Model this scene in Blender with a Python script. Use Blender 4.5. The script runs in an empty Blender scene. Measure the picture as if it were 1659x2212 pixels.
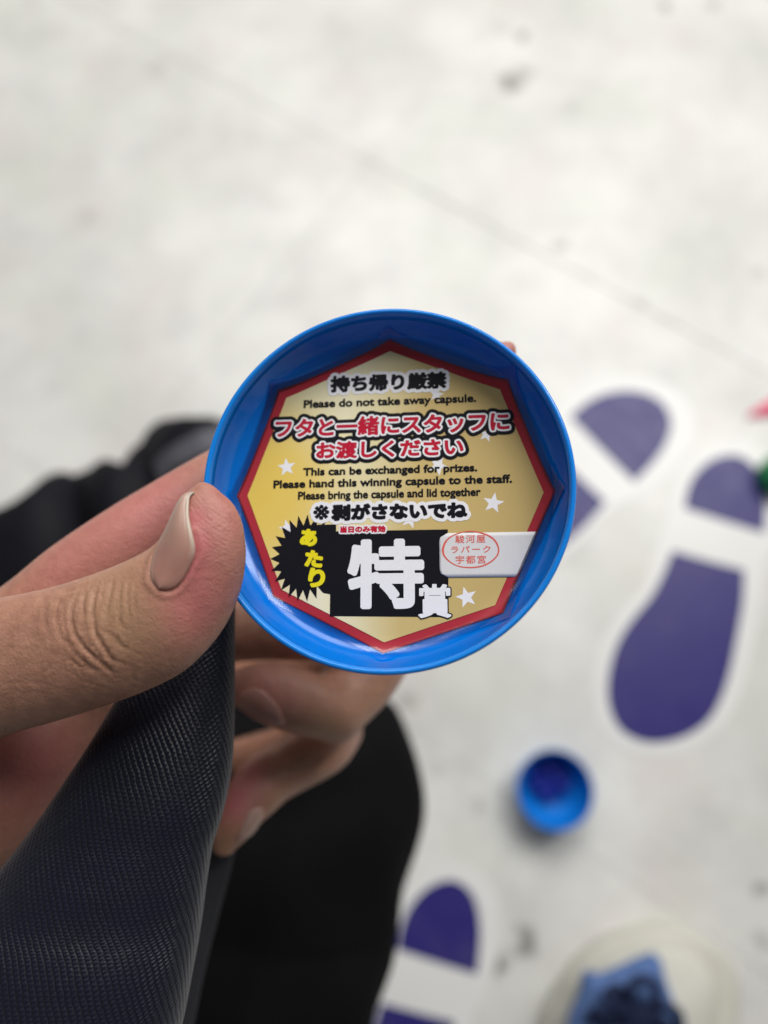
import bpy, bmesh, math, random
import numpy as np
from mathutils import Vector, Matrix
from mathutils.bvhtree import BVHTree
random.seed(4); np.random.seed(4)
C = bpy.context.scene.collection
D = bpy.data
# ------------------------------------------------------------------ camera
H = 0.75                      # lens height above the floor
TILT = math.radians(18)
cam_d = D.cameras.new('camera'); cam = D.objects.new('camera', cam_d); C.objects.link(cam)
cam.location = (0, 0, H); cam.rotation_euler = (TILT, 0, 0)
cam_d.sensor_fit = 'VERTICAL'; cam_d.sensor_height = 34.6; cam_d.sensor_width = 25.95; cam_d.lens = 24
cam_d.clip_start = 0.01; cam_d.clip_end = 50
cam_d.dof.use_dof = True; cam_d.dof.focus_distance = 0.139; cam_d.dof.aperture_fstop = 5.5
bpy.context.scene.camera = cam
# ------------------------------------------------------------------ light: a bright shop interior
w = D.worlds.new('World'); bpy.context.scene.world = w; w.use_nodes = True
w.node_tree.nodes['Background'].inputs[0].default_value = (0.93, 0.96, 1.0, 1)
w.node_tree.nodes['Background'].inputs[1].default_value = 0.11
def area(name, loc, tgt, sx, sy, power, col=(1, 0.98, 0.95)):
    l = D.lights.new(name, 'AREA'); l.shape = 'RECTANGLE'; l.size = sx; l.size_y = sy; l.energy = power; l.color = col
    o = D.objects.new(name, l); C.objects.link(o); o.location = loc
    o.rotation_euler = (Vector(tgt) - Vector(loc)).to_track_quat('-Z', 'Y').to_euler(); return o
area('fill_light', (0.35, 2.3, 2.6), (0.1, 1.0, 0), 2.6, 1.4, 82)
area('fill_light', (-1.4, 1.5, 2.7), (0, 0.4, 0.3), 0.35, 1.6, 6)
area('fill_light', (1.4, 1.25, 2.5), (0, 0.2, 0.4), 0.4, 1.8, 32)  # added lamp, brightens the sticker and the wallet's right side
vs = bpy.context.scene.view_settings
vs.view_transform = 'Standard'; vs.look = 'None'; vs.exposure = 0.06; vs.gamma = 1.0
# ------------------------------------------------------------------ geometry helpers
FPX = 24 / 34.6 * 2212
RC = np.array(Matrix.Rotation(TILT, 3, 'X'))
CAM = np.array([0, 0, H])
def P(x, y, d):
    return CAM + RC @ (np.array([(x - 829.5) / FPX, -(y - 1106) / FPX, -1.0]) * d)
def ray(x, y):
    v = RC @ np.array([(x - 829.5) / FPX, -(y - 1106) / FPX, -1.0]); return v / np.linalg.norm(v)
def F(x, y, z=0.0):
    v = ray(x, y); return CAM + v * ((z - H) / v[2])
def mesh(name, v, f, smooth=True):
    m = D.meshes.new(name); m.from_pydata([tuple(map(float, p)) for p in v], [], f); m.update()
    if smooth: m.polygons.foreach_set('use_smooth', [True] * len(m.polygons))
    return m
def recalc(m):
    bm = bmesh.new(); bm.from_mesh(m); bmesh.ops.recalc_face_normals(bm, faces=bm.faces); bm.to_mesh(m); bm.free()
def link(name, m, mat=None, parent=None, bevel=0):
    o = D.objects.new(name, m); C.objects.link(o)
    if mat and not len(m.materials): m.materials.append(mat)
    if parent:
        o.parent = parent; o.matrix_parent_inverse = parent_world[parent.name].inverted()
    parent_world[o.name] = (parent_world[parent.name] if parent and False else Matrix.Identity(4))
    return o
parent_world = {}
def thing(name, label, cat, loc, group=None, rot=None):
    o = D.objects.new(name, None); C.objects.link(o); o.empty_display_size = .01
    o.matrix_world = Matrix.Translation(Vector(loc)) @ (rot.to_4x4() if rot else Matrix.Identity(4))
    o.location = loc
    if rot: o.rotation_euler = rot.to_euler()
    tag(o, label, cat, group); parent_world[o.name] = o.matrix_world.copy(); return o
def tag(o, label=None, cat=None, group=None, kind=None):
    if label: o['label'] = label
    if cat: o['category'] = cat
    if group: o['group'] = group
    if kind: o['kind'] = kind
    return o
def link_local(name, m, mat, parent):      # mesh already in the parent's own coordinates
    o = D.objects.new(name, m); C.objects.link(o)
    if mat and not len(m.materials): m.materials.append(mat)
    o.parent = parent; parent_world[o.name] = Matrix.Identity(4); return o
def catmull(A, sub):
    A = np.array(A, float); n = len(A); out = []
    for i in range(n - 1):
        p0 = A[max(i - 1, 0)]; p1 = A[i]; p2 = A[i + 1]; p3 = A[min(i + 2, n - 1)]
        for k in range(sub):
            t = k / sub
            out.append(.5 * ((2 * p1) + (-p0 + p2) * t + (2 * p0 - 5 * p1 + 4 * p2 - p3) * t * t + (-p0 + 3 * p1 - 3 * p2 + p3) * t ** 3))
    out.append(A[-1]); return np.array(out)
def loft(st, sub=6, n=40, power=1.0, uv=False, wob=None):
    """closed tapering limb; a station is Lx,Ly,Rx,Ry,depth,thickness/width"""
    S = catmull(st, sub)
    L = np.array([P(s[0], s[1], s[4]) for s in S]); R = np.array([P(s[2], s[3], s[4]) for s in S])
    c = (L + R) / 2; a = (R - L) / 2; tan = np.gradient(c, axis=0)
    v = []; 
    for i in range(len(S)):
        b = np.cross(a[i], tan[i]); b /= np.linalg.norm(b) + 1e-12
        if b @ (CAM - c[i]) < 0: b = -b
        b = b * np.linalg.norm(a[i]) * S[i][5]
        for k in range(n):
            th = 2 * math.pi * k / n
            co, si = math.cos(th), math.sin(th)
            if power != 1: co = math.copysign(abs(co) ** power, co); si = math.copysign(abs(si) ** power, si)
            v.append(c[i] + a[i] * co + b * si)
    f = []
    m = len(S)
    for i in range(m - 1):
        for k in range(n):
            k2 = (k + 1) % n
            f.append((i * n + k, i * n + k2, (i + 1) * n + k2, (i + 1) * n + k))
    # rounded ends
    for end, idx in ((0, 0), (1, m - 1)):
        r = max(np.linalg.norm(a[idx]), 1e-5); t = tan[idx] / (np.linalg.norm(tan[idx]) + 1e-12) * (1 if end else -1)
        base = idx * n
        for q in (.45, .8, .97):
            sc = math.sqrt(1 - q * q); nb = len(v)
            for k in range(n): v.append(c[idx] + (np.array(v[idx * n + k]) - c[idx]) * sc + t * r * S[idx][5] * q)
            for k in range(n):
                k2 = (k + 1) % n; f.append((base + k, base + k2, nb + k2, nb + k))
            base = nb
        v.append(c[idx] + t * r * S[idx][5]); e = len(v) - 1
        for k in range(n): f.append((base + k, base + (k + 1) % n, e))
    return v, f, (m, n, c, a)
def revolve(prof, n=96, close=False):
    v = []; f = []
    for r, z in prof:
        for k in range(n):
            t = 2 * math.pi * k / n; v.append((r * math.cos(t), r * math.sin(t), z))
    for i in range(len(prof) - 1):
        for k in range(n):
            k2 = (k + 1) % n; f.append((i * n + k, i * n + k2, (i + 1) * n + k2, (i + 1) * n + k))
    return v, f
# ------------------------------------------------------------------ material helpers
def mat(name, col=(.5, .5, .5), rough=.5, **kw):
    m = D.materials.new(name); m.use_nodes = True; b = m.node_tree.nodes['Principled BSDF']
    b.inputs['Base Color'].default_value = (*col, 1); b.inputs['Roughness'].default_value = rough
    for k, v in kw.items(): b.inputs[k.replace('_', ' ')].default_value = v
    return m
class NT:
    def __init__(s, m): s.t = m.node_tree; s.b = s.t.nodes['Principled BSDF']
    def n(s, typ, ins=None, **kw):
        x = s.t.nodes.new('ShaderNode' + typ)
        for k, v in kw.items(): setattr(x, k, v)
        for k, v in (ins or {}).items():
            if isinstance(v, bpy.types.NodeSocket): s.t.links.new(v, x.inputs[k])
            else: x.inputs[k].default_value = v
        return x
    def noise(s, vec, scale, detail=4, rough=.5): return s.n('TexNoise', {'Vector': vec, 'Scale': scale, 'Detail': detail, 'Roughness': rough}).outputs['Fac']
    def ramp(s, fac, stops, interp='LINEAR'):
        r = s.n('ValToRGB', {'Fac': fac}); r.color_ramp.interpolation = interp
        e = r.color_ramp.elements
        while len(e) < len(stops): e.new(.5)
        for i, (p, c) in enumerate(stops): e[i].position = p; e[i].color = (*c, 1) if len(c) == 3 else c
        return r.outputs[0]
    def mix(s, fac, a, b, mode='MIX'):
        x = s.n('Mix', data_type='RGBA', blend_type=mode)
        for i, v in ((0, fac), (6, a), (7, b)):
            if isinstance(v, bpy.types.NodeSocket): s.t.links.new(v, x.inputs[i])
            else: x.inputs[i].default_value = v if i == 0 else (*v, 1)
        return x.outputs[2]
    def math(s, op, a, b=0):
        return s.n('Math', {0: a, 1: b}, operation=op).outputs[0]
    def bump(s, h, strength, dist, normal=None):
        i = {'Height': h, 'Strength': strength, 'Distance': dist}
        if normal: i['Normal'] = normal
        return s.n('Bump', i).outputs[0]
    def pos(s): return s.n('NewGeometry').outputs['Position']
    def set(s, k, v): s.t.links.new(v, s.b.inputs[k])

# ---- floor
m_floor = mat('floor_tile_stone', (.7, .7, .68), .3)
t = NT(m_floor); p = t.pos()
big = t.noise(p, 6, 5, .6); mid = t.noise(p, 17, 6, .65); fine = t.noise(p, 70, 4, .6)
col = t.ramp(big, [(.3, (.56, .565, .53)), (.5, (.68, .68, .65)), (.68, (.77, .77, .735))])
col = t.mix(t.ramp(mid, [(.5, (0, 0, 0)), (.66, (.4, .4, .4))]), col, (.56, .545, .53))
pk = t.n('TexNoise', {'Vector': p, 'Scale': 9.0, 'Detail': 3.0, 'W': 3.0}, noise_dimensions='4D').outputs['Fac']
gr = t.n('TexNoise', {'Vector': p, 'Scale': 8.0, 'Detail': 3.0, 'W': 9.0}, noise_dimensions='4D').outputs['Fac']
col = t.mix(t.ramp(pk, [(.52, (0, 0, 0)), (.68, (.45, .45, .45))]), col, (.66, .58, .57))
col = t.mix(t.ramp(gr, [(.52, (0, 0, 0)), (.68, (.4, .4, .4))]), col, (.65, .68, .58))
col = t.mix(t.ramp(fine, [(.6, (0, 0, 0)), (.75, (.35, .35, .35))]), col, (.45, .44, .42))
# scuffs and dirt spots on the tiles
SC = [(1125, 78, 9, .75), (1100, 178, 16, .8), (1130, 160, 14, .5), (1210, 530, 11, .6), (1435, 12, 10, .7), (1388, 660, 9, .4), (1425, 690, 8, .3), (1135, 2040, 16, .8),
      (1128, 2010, 12, .65), (1070, 2075, 18, .75), (1040, 2095, 14, .5), (1650, 1920, 12, .6), (1640, 2030, 14, .4), (880, 1508, 16, .45), (1035, 1742, 10, .4), (945, 1650, 12, .2),
      (1080, 60, 12, .25), (1540, 10, 10, .5), (1640, 590, 14, .25), (190, 470, 16, .22), (640, 640, 30, .1), (340, 150, 18, .2), (1230, 230, 14, .2)]
wn = t.n('TexNoise', {'Vector': p, 'Scale': 55.0, 'Detail': 3.0})
wp = t.n('VectorMath', {0: wn.outputs['Color'], 1: (.5, .5, .5)}, operation='SUBTRACT').outputs[0]
wp = t.n('VectorMath', {0: wp, 'Scale': .03}, operation='SCALE').outputs[0]
pw = t.n('VectorMath', {0: p, 1: wp}, operation='ADD').outputs[0]
acc = None
for x, y, r, s_ in SC:
    q = F(x, y); rr = np.linalg.norm(F(x + r, y) - q) * 2.1
    d = t.n('VectorMath', {0: pw, 1: tuple(map(float, q))}, operation='DISTANCE').outputs['Value']
    mr = t.n('MapRange', {'Value': d, 'From Min': float(rr * .25), 'From Max': float(rr), 'To Min': s_, 'To Max': 0.0}); mr.clamp = True
    acc = mr.outputs[0] if acc is None else t.math('MAXIMUM', acc, mr.outputs[0])
col = t.mix(acc, col, (.16, .15, .13))
t.set('Base Color', col)
t.set('Roughness', t.ramp(mid, [(.3, (.3, .3, .3)), (.7, (.42, .42, .42))]))
t.set('Normal', t.bump(fine, .15, .0006))
m_grout = mat('grout', (.5, .5, .49), .8)
t = NT(m_grout); t.set('Base Color', t.ramp(t.noise(t.pos(), 200), [(.3, (.60, .59, .58)), (.7, (.66, .65, .64))]))

# ---- skin
m_skin = mat('skin', (.5, .27, .2), .42, Subsurface_Weight=.14, Subsurface_Scale=.003, Specular_IOR_Level=.42)
m_skin.node_tree.nodes['Principled BSDF'].inputs['Subsurface Radius'].default_value = (1, .35, .2)
t = NT(m_skin); p = t.pos()
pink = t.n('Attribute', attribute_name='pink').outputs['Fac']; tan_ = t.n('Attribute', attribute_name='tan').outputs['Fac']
mott = t.noise(p, 330, 6, .68); mot2 = t.noise(p, 90, 3)
col = t.mix(t.ramp(mott, [(.35, (0, 0, 0)), (.7, (1, 1, 1))]), (.34, .172, .112), (.52, .28, .19))
col = t.mix(t.math('MULTIPLY', mot2, .5), col, (.44, .205, .14))
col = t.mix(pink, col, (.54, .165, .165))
col = t.mix(tan_, col, (.44, .25, .15))
fine = t.n('TexVoronoi', {'Vector': p, 'Scale': 2600.0}, feature='DISTANCE_TO_EDGE').outputs[0]
spk = t.noise(p, 1800, 2)
col = t.mix(t.ramp(spk, [(.3, (.16, .16, .16)), (.5, (0, 0, 0))]), col, (.36, .18, .12))
t.set('Base Color', col)
t.set('Roughness', t.ramp(mott, [(.3, (.36, .36, .36)), (.7, (.5, .5, .5))]))
vor = t.n('TexVoronoi', {'Vector': t.n('VectorMath', {0: p, 1: t.n('VectorMath', {0: t.n('TexNoise', {'Vector': p, 'Scale': 300.0}).outputs['Color'], 'Scale': .003}, operation='SCALE').outputs[0]}, operation='ADD').outputs[0], 'Scale': 1150.0}, feature='DISTANCE_TO_EDGE').outputs[0]
n0 = t.bump(t.math('MINIMUM', vor, .25), .32, .0004)
n1 = t.bump(fine, .16, .00012, n0)
n2 = t.bump(t.noise(p, 700, 6, .65), .42, .0005, n1)
# faint papillary ridges
wv = t.n('TexWave', {'Vector': p, 'Scale': 620.0, 'Distortion': 2.5, 'Detail': 1.0, 'Detail Scale': .35}, wave_type='BANDS', bands_direction='DIAGONAL').outputs['Fac']
rg = t.n('Attribute', attribute_name='ridge').outputs['Fac']
n3 = t.n('Bump', {'Height': wv, 'Strength': t.math('MULTIPLY', rg, .14), 'Distance': .00012, 'Normal': n2}).outputs[0]
t.set('Normal', n3)
m_nail = mat('fingernail', (.62, .44, .37), .36, Subsurface_Weight=.35, Subsurface_Scale=.003, Coat_Weight=.25, Coat_Roughness=.25)
t = NT(m_nail); fr = t.n('Attribute', attribute_name='free').outputs['Fac']
t.set('Base Color', t.mix(fr, t.mix(t.noise(t.pos(), 400), (.41, .19, .15), (.48, .25, .20)), (.64, .50, .40)))
t.set('Normal', t.bump(t.noise(t.n('VectorMath', {0: t.pos(), 1: (1, .15, 1)}, operation='MULTIPLY').outputs[0], 2500), .15, .0001))

# ---- leather
m_leather = mat('embossed_leather', (.022, .024, .034), .42, Specular_IOR_Level=.34, Sheen_Weight=.12, Sheen_Roughness=.4)
t = NT(m_leather); uv = t.n('UVMap', uv_map='UVMap').outputs[0]
sep = t.n('SeparateXYZ', {0: t.n('VectorMath', {0: uv, 1: t.n('VectorMath', {0: t.n('TexNoise', {'Vector': uv, 'Scale': .35, 'Detail': 2.0}).outputs['Color'], 'Scale': .5}, operation='SCALE').outputs[0]}, operation='ADD').outputs[0]})
def stripes(ang, pitch):
    k = 2 * math.pi / pitch
    a = t.math('ADD', t.math('MULTIPLY', sep.outputs[0], k * math.cos(ang)), t.math('MULTIPLY', sep.outputs[1], k * math.sin(ang)))
    return t.math('POWER', t.math('ADD', t.math('MULTIPLY', t.math('SINE', a), .5), .5), .6)
s1 = stripes(math.radians(38), 1.02); s2 = stripes(math.radians(-42), .98)
h = t.math('MINIMUM', t.math('ADD', s1, .0), t.math('ADD', s2, .12))
grain = t.noise(uv, 3.5, 3)
h2 = t.math('ADD', h, t.math('MULTIPLY', grain, .35))
t.set('Normal', t.bump(t.math('MULTIPLY', h2, t.math('ADD', .55, t.noise(uv, .25, 3))), .5, .00028))
t.set('Base Color', t.mix(h, (.003, .004, .009), t.mix(t.noise(uv, .12, 2), (.009, .010, .016), (.005, .008, .026))))
t.set('Roughness', t.ramp(grain, [(.3, (.33, .33, .33)), (.7, (.46, .46, .46))]))

def cloth(name, c1, c2, scale=900, rough=.85):
    m = mat(name, c1, rough); t = NT(m); p = t.pos()
    t.set('Base Color', t.mix(t.noise(p, 60, 5), c1, c2)); t.set('Normal', t.bump(t.noise(p, scale, 3), .4, .0006))
    m.node_tree.nodes['Principled BSDF'].inputs['Sheen Weight'].default_value = 0
    m.node_tree.nodes['Principled BSDF'].inputs['Specular IOR Level'].default_value = .1
    return m
m_trousers = cloth('black_trouser_cloth', (.0025, .0025, .003), (.005, .005, .0055))
m_bag = cloth('black_bag_nylon', (.006, .006, .009), (.012, .012, .016), 500, .6)
m_strap = cloth('grey_webbing', (.09, .09, .11), (.14, .14, .16), 500, .5)
m_denim = cloth('blue_canvas', (.08, .15, .36), (.13, .21, .42), 700)
m_lace = cloth('navy_lace', (.006, .008, .03), (.03, .04, .09), 700)
m_cream = cloth('cream_canvas', (.56, .55, .48), (.64, .63, .57), 500)
m_rubber = mat('cream_rubber', (.66, .63, .48), .45)
t = NT(m_rubber); t.set('Base Color', t.mix(t.noise(t.pos(), 40), (.54, .53, .45), (.64, .63, .56)))

def plastic(name, c1, c2, rough=.2, sss=.0):
    m = mat(name, c1, rough, Specular_IOR_Level=.4); t = NT(m); p = t.pos()
    t.set('Base Color', t.mix(t.noise(p, 60, 3), c1, c2))
    t.set('Roughness', t.ramp(t.noise(p, 300, 4), [(.3, (rough * .8,) * 3), (.75, (rough * 1.4,) * 3)]))
    t.set('Normal', t.bump(t.noise(p, 90, 2), .03, .0006))
    if sss:
        b = m.node_tree.nodes['Principled BSDF']; b.inputs['Subsurface Weight'].default_value = sss; b.inputs['Subsurface Scale'].default_value = .003
        b.inputs['Subsurface Radius'].default_value = (.2, .5, 1)
    return m
m_blue = plastic('blue_plastic', (.0, .16, .62), (.0, .175, .66), .19, .12)
m_blue2 = plastic('light_blue_plastic', (.004, .17, .62), (.005, .2, .68), .3)
m_rim = plastic('lit_rim_plastic', (.005, .22, .76), (.01, .25, .80), .16, .1)  # shell blue made lighter: light through the thin rim, put into the colour
m_navy = plastic('dark_blue_plastic', (.003, .012, .20), (.004, .016, .24), .3)
m_green = plastic('green_plastic', (.012, .19, .06), (.03, .28, .10), .25)
m_pink = plastic('pink_plastic', (.72, .07, .17), (.78, .1, .2), .5)

# ---- print
def pm(name, col, rough=.32):
    m = mat(name, col, rough, Specular_IOR_Level=.25); t = NT(m); p = t.pos()
    t.set('Base Color', t.mix(t.noise(p, 1500, 2), tuple(c * .96 for c in col), tuple(min(1, c * 1.06) for c in col)))
    return m
m_red = pm('print_red_border', (.42, .03, .045)); m_red2 = pm('print_red_letter', (.52, .012, .04))
m_black = pm('print_black', (.008, .008, .012)); m_white = pm('print_white', (.86, .85, .88)); m_yellow = pm('print_yellow', (.85, .72, .02))
m_stampp = pm('tag_paper', (.70, .69, .70), .5); m_stamp = pm('stamp_ink', (.72, .13, .10), .6)
m_gold = mat('print_gold', (.6, .45, .18), .33)
t = NT(m_gold); tc = t.n('TexCoord').outputs['Object']; sp = t.n('SeparateXYZ', {0: tc})
X = t.math('MULTIPLY', sp.outputs[0], 1000); Y = t.math('MULTIPLY', sp.outputs[1], 1000)
u = t.math('ADD', t.math('MULTIPLY', t.math('ADD', X, t.math('MULTIPLY', Y, -.12)), 1 / 66.), .5)
base = t.ramp(u, [(.0, (.80, .66, .33)), (.18, (.84, .76, .46)), (.33, (.92, .86, .60)), (.44, (.84, .74, .43)), (.58, (.67, .50, .20)), (.75, (.62, .455, .175)), (1., (.58, .42, .16))])
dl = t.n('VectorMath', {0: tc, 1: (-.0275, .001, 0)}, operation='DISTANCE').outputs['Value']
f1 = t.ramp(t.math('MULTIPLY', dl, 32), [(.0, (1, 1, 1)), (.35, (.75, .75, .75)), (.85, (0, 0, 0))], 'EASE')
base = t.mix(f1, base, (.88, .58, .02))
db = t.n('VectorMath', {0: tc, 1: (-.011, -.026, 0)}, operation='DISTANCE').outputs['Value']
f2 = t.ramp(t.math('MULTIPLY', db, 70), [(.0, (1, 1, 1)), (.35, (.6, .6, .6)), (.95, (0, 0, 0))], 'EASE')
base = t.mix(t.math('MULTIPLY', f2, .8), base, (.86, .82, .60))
base = t.mix(t.math('MULTIPLY', t.noise(tc, 2600, 2), .16), base, (.45, .33, .13))
t.set('Base Color', base)
m_film = D.materials.new('clear_film'); m_film.use_nodes = True
nt = m_film.node_tree; nt.nodes.clear(); T = type('T', (), {})()
out = nt.nodes.new('ShaderNodeOutputMaterial'); mx = nt.nodes.new('ShaderNodeMixShader'); tr = nt.nodes.new('ShaderNodeBsdfTransparent'); gl = nt.nodes.new('ShaderNodeBsdfGlossy')
fr = nt.nodes.new('ShaderNodeFresnel'); fr.inputs[0].default_value = 1.45; gl.inputs['Roughness'].default_value = .16; gl.inputs[0].default_value = (.9, .95, 1, 1)
bp = nt.nodes.new('ShaderNodeBump'); ns = nt.nodes.new('ShaderNodeTexNoise'); ns.inputs['Scale'].default_value = 330; bp.inputs['Distance'].default_value = .0005; bp.inputs['Strength'].default_value = .12
gg = nt.nodes.new('ShaderNodeNewGeometry'); nt.links.new(gg.outputs[0], ns.inputs[0]); nt.links.new(ns.outputs[0], bp.inputs['Height']); nt.links.new(bp.outputs[0], gl.inputs['Normal']); nt.links.new(bp.outputs[0], fr.inputs['Normal'])
mm = nt.nodes.new('ShaderNodeMath'); mm.operation = 'MULTIPLY'; mm.inputs[1].default_value = 1.0; nt.links.new(fr.outputs[0], mm.inputs[0]); nt.links.new(mm.outputs[0], mx.inputs[0]); nt.links.new(tr.outputs[0], mx.inputs[1]); nt.links.new(gl.outputs[0], mx.inputs[2]); nt.links.new(mx.outputs[0], out.inputs[0])
m_tile_purple = mat('purple_vinyl', (.05, .03, .22), .3, Specular_IOR_Level=.38)
t = NT(m_tile_purple); p = t.pos()
t.set('Base Color', t.mix(t.ramp(t.noise(p, 14, 6, .7), [(.52, (0, 0, 0)), (.72, (.3, .3, .3))]), t.mix(t.noise(p, 25, 4), (.022, .016, .145), (.030, .024, .175)), (.11, .10, .20))); t.set('Roughness', t.ramp(t.noise(p, 60, 3), [(.3, (.34,) * 3), (.7, (.46,) * 3)]))
m_vinyl_white = mat('white_vinyl', (.8, .8, .78), .34)
t = NT(m_vinyl_white); t.set('Base Color', t.mix(t.noise(t.pos(), 20), (.73, .73, .71), (.78, .78, .76)))

# ------------------------------------------------------------------ floor: tiles in a bed of grout
fl = link('floor', mesh('floor', [(-6, -6, -.0011), (6, -6, -.0011), (6, 6, -.0011), (-6, 6, -.0011)], [(0, 1, 2, 3)]), m_grout)
tag(fl, kind='structure')
TS = .573; ang = math.radians(-33.6); o0 = F(800, 350)
ex = np.array([math.cos(ang), math.sin(ang)]); ey = np.array([-math.sin(ang), math.cos(ang)])
g = .0006; bm = bmesh.new(); bmesh.ops.create_cube(bm, size=1)
for v_ in bm.verts: v_.co = (v_.co.x * (TS - 2 * g), v_.co.y * (TS - 2 * g), v_.co.z * .008 - .004)
bmesh.ops.bevel(bm, geom=[e for e in bm.edges if abs(e.verts[0].co.z) < .001 and abs(e.verts[1].co.z) < .001], offset=.0006, segments=2, affect='EDGES')
tm = D.meshes.new('tile'); bm.to_mesh(tm); bm.free(); tm.materials.append(m_floor)
for i in range(-3, 4):
    for j in range(-4, 3):
        c2 = o0[:2] + ex * (i + .5) * TS + ey * (j + .5) * TS
        if abs(c2[0]) > 1.5 or c2[1] > 1.9 or c2[1] < -1.2: continue
        o = D.objects.new('tile', tm); C.objects.link(o); o.parent = fl; o.location = (c2[0], c2[1], random.uniform(-.0001, 0)); o.rotation_euler = (0, 0, ang + 0)

# ------------------------------------------------------------------ footprint stickers
def flat_poly(name, pts, z, th, mat_, parent):
    n = len(pts); v = [(x, y, z + th) for x, y in pts] + [(x, y, z) for x, y in pts]
    f = [tuple(range(n))] + [(i, (i + 1) % n, n + (i + 1) % n, n + i)[::-1] for i in range(n)]
    m = mesh(name, v, f, False); recalc(m); return link(name, m, mat_, parent)
def smooth_poly(px, sub=8):
    A = np.array(px, float); n = len(A); out = []
    for i in range(n):
        p0, p1, p2, p3 = A[i - 1], A[i], A[(i + 1) % n], A[(i + 2) % n]
        for k in range(sub):
            tt = k / sub; out.append(.5 * ((2 * p1) + (-p0 + p2) * tt + (2 * p0 - 5 * p1 + 4 * p2 - p3) * tt ** 2 + (-p0 + 3 * p1 - 3 * p2 + p3) * tt ** 3))
    return np.array(out)
def offset(poly, d):
    A = np.array(poly); area_ = np.sum(A[:, 0] * np.roll(A[:, 1], -1) - np.roll(A[:, 0], -1) * A[:, 1])
    tn = np.roll(A, -1, 0) - np.roll(A, 1, 0); nn = np.stack([tn[:, 1], -tn[:, 0]], 1); nn /= np.linalg.norm(nn, axis=1)[:, None] + 1e-9
    return A + nn * d * (1 if area_ > 0 else -1)
# the shoe-print outline in metres (heel up, toe down), measured once from the fullest print
def gp(x, y): q = F(x, y); return q[:2]
heelB = [gp(*q) for q in [(1478, 1098), (1484, 1062), (1498, 1030), (1522, 1004), (1552, 988), (1585, 984), (1615, 996), (1638, 1022), (1650, 1060), (1653, 1100), (1650, 1152), (1565, 1126)]]
soleB = [gp(*q) for q in [(1452, 1190), (1530, 1212), (1607, 1232), (1604, 1300), (1592, 1370), (1578, 1440), (1560, 1500), (1532, 1552), (1490, 1585), (1440, 1602), (1390, 1602), (1345, 1580), (1322, 1545), (1312, 1498), (1318, 1440), (1336, 1385), (1368, 1335), (1405, 1290), (1432, 1240)]]
pivot = np.array(gp(1560, 1000))
LC, RCn = np.array(gp(1478, 1098)), np.array(gp(1650, 1152))
def corner_smooth(pts, corners):
    """catmull outline that keeps the listed vertices sharp"""
    A = [np.array(p_) for p_ in pts]; n = len(A); out = []
    for i in range(n):
        p1, p2 = A[i], A[(i + 1) % n]; p0 = A[i - 1] if i not in corners else p1; p3 = A[(i + 2) % n] if (i + 1) % n not in corners else p2
        for k in range(6):
            tt = k / 6; out.append(.5 * ((2 * p1) + (-p0 + p2) * tt + (2 * p0 - 5 * p1 + 4 * p2 - p3) * tt ** 2 + (-p0 + 3 * p1 - 3 * p2 + p3) * tt ** 3))
    return out
def footprint(label, l2, r2, so_off=(0, 0)):
    """a print laid down by the two corners of its heel"""
    l2, r2 = np.array(l2), np.array(r2); z_ = complex(*(r2 - l2)) / complex(*(RCn - LC))
    def tr_(pts): 
        o_ = []
        for q in pts: w_ = complex(*(np.array(q) - LC)) * z_; o_.append(np.array([w_.real, w_.imag]) + l2)
        return o_
    pos = l2
    t_ = thing('footprint_sticker', label, 'floor sticker', (pos[0], pos[1], 0), 'purple shoe-print stickers on the floor')
    hl = tr_(corner_smooth(heelB, (0, 10))); so = [q + np.array(so_off) for q in tr_(corner_smooth(soleB, (0, 2)))]
    outline = tr_(smooth_poly([gp(*q) for q in [(1440, 1110), (1452, 1050), (1478, 1000), (1520, 966), (1570, 950), (1620, 958), (1660, 985), (1688, 1030), (1696, 1100), (1680, 1165), (1648, 1225), (1640, 1310), (1625, 1400), (1605, 1480), (1575, 1545), (1530, 1595), (1470, 1628), (1400, 1635), (1335, 1612), (1295, 1565), (1280, 1500), (1288, 1425), (1312, 1365), (1350, 1315), (1392, 1262), (1415, 1190)]], 5))
    flat_poly('white_backing', outline, .0004, .0004, m_vinyl_white, t_)
    flat_poly('heel_print', hl, .0009, .0003, m_tile_purple, t_)
    flat_poly('sole_print', so, .0009, .0003, m_tile_purple, t_)
    return t_
footprint('purple shoe print beside the pink and green pieces, fully in view right of the capsule', LC, RCn)
footprint('purple shoe print mostly hidden behind the held blue capsule, only its heel showing', gp(1232, 901), gp(1370, 1042), gp(1297, 1080) - gp(1259, 1080))
footprint('purple shoe print beside the black trousers, running off the near edge', gp(858, 2050), gp(1030, 2104))

# ------------------------------------------------------------------ open capsule standing on the floor
def capsule_half(name, label, pos, R_, mat_out, mat_in, tilt=(0, 0)):
    t_ = thing(name, label, 'capsule', (pos[0], pos[1], 0), None, Matrix.Rotation(tilt[0], 3, 'X') @ Matrix.Rotation(tilt[1], 3, 'Y'))
    k = R_ / .036
    outer = [(.0001, 0), (.012, .0006), (.022, .0045), (.030, .012), (.0345, .021), (.036, .030), (.036, .034), (.0364, .0345), (.0364, .036), (.0350, .0362)]
    inner = [(.0350, .0362), (.0346, .034), (.0335, .024), (.029, .0138), (.021, .0062), (.011, .0022), (.0001, .0016)]
    v_, f_ = revolve([(r * k, z * k) for r, z in outer + inner[1:]], 64); m_ = mesh('shell', v_, f_); recalc(m_); link_local('shell', m_, mat_out, t_)
    return t_
pc = F(1197, 1705, .03)
ch = capsule_half('capsule_half', 'bright blue round capsule half standing open on the floor near the shoe', (pc[0], pc[1]), .0355, m_blue2, m_navy, (0, 0))
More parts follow.
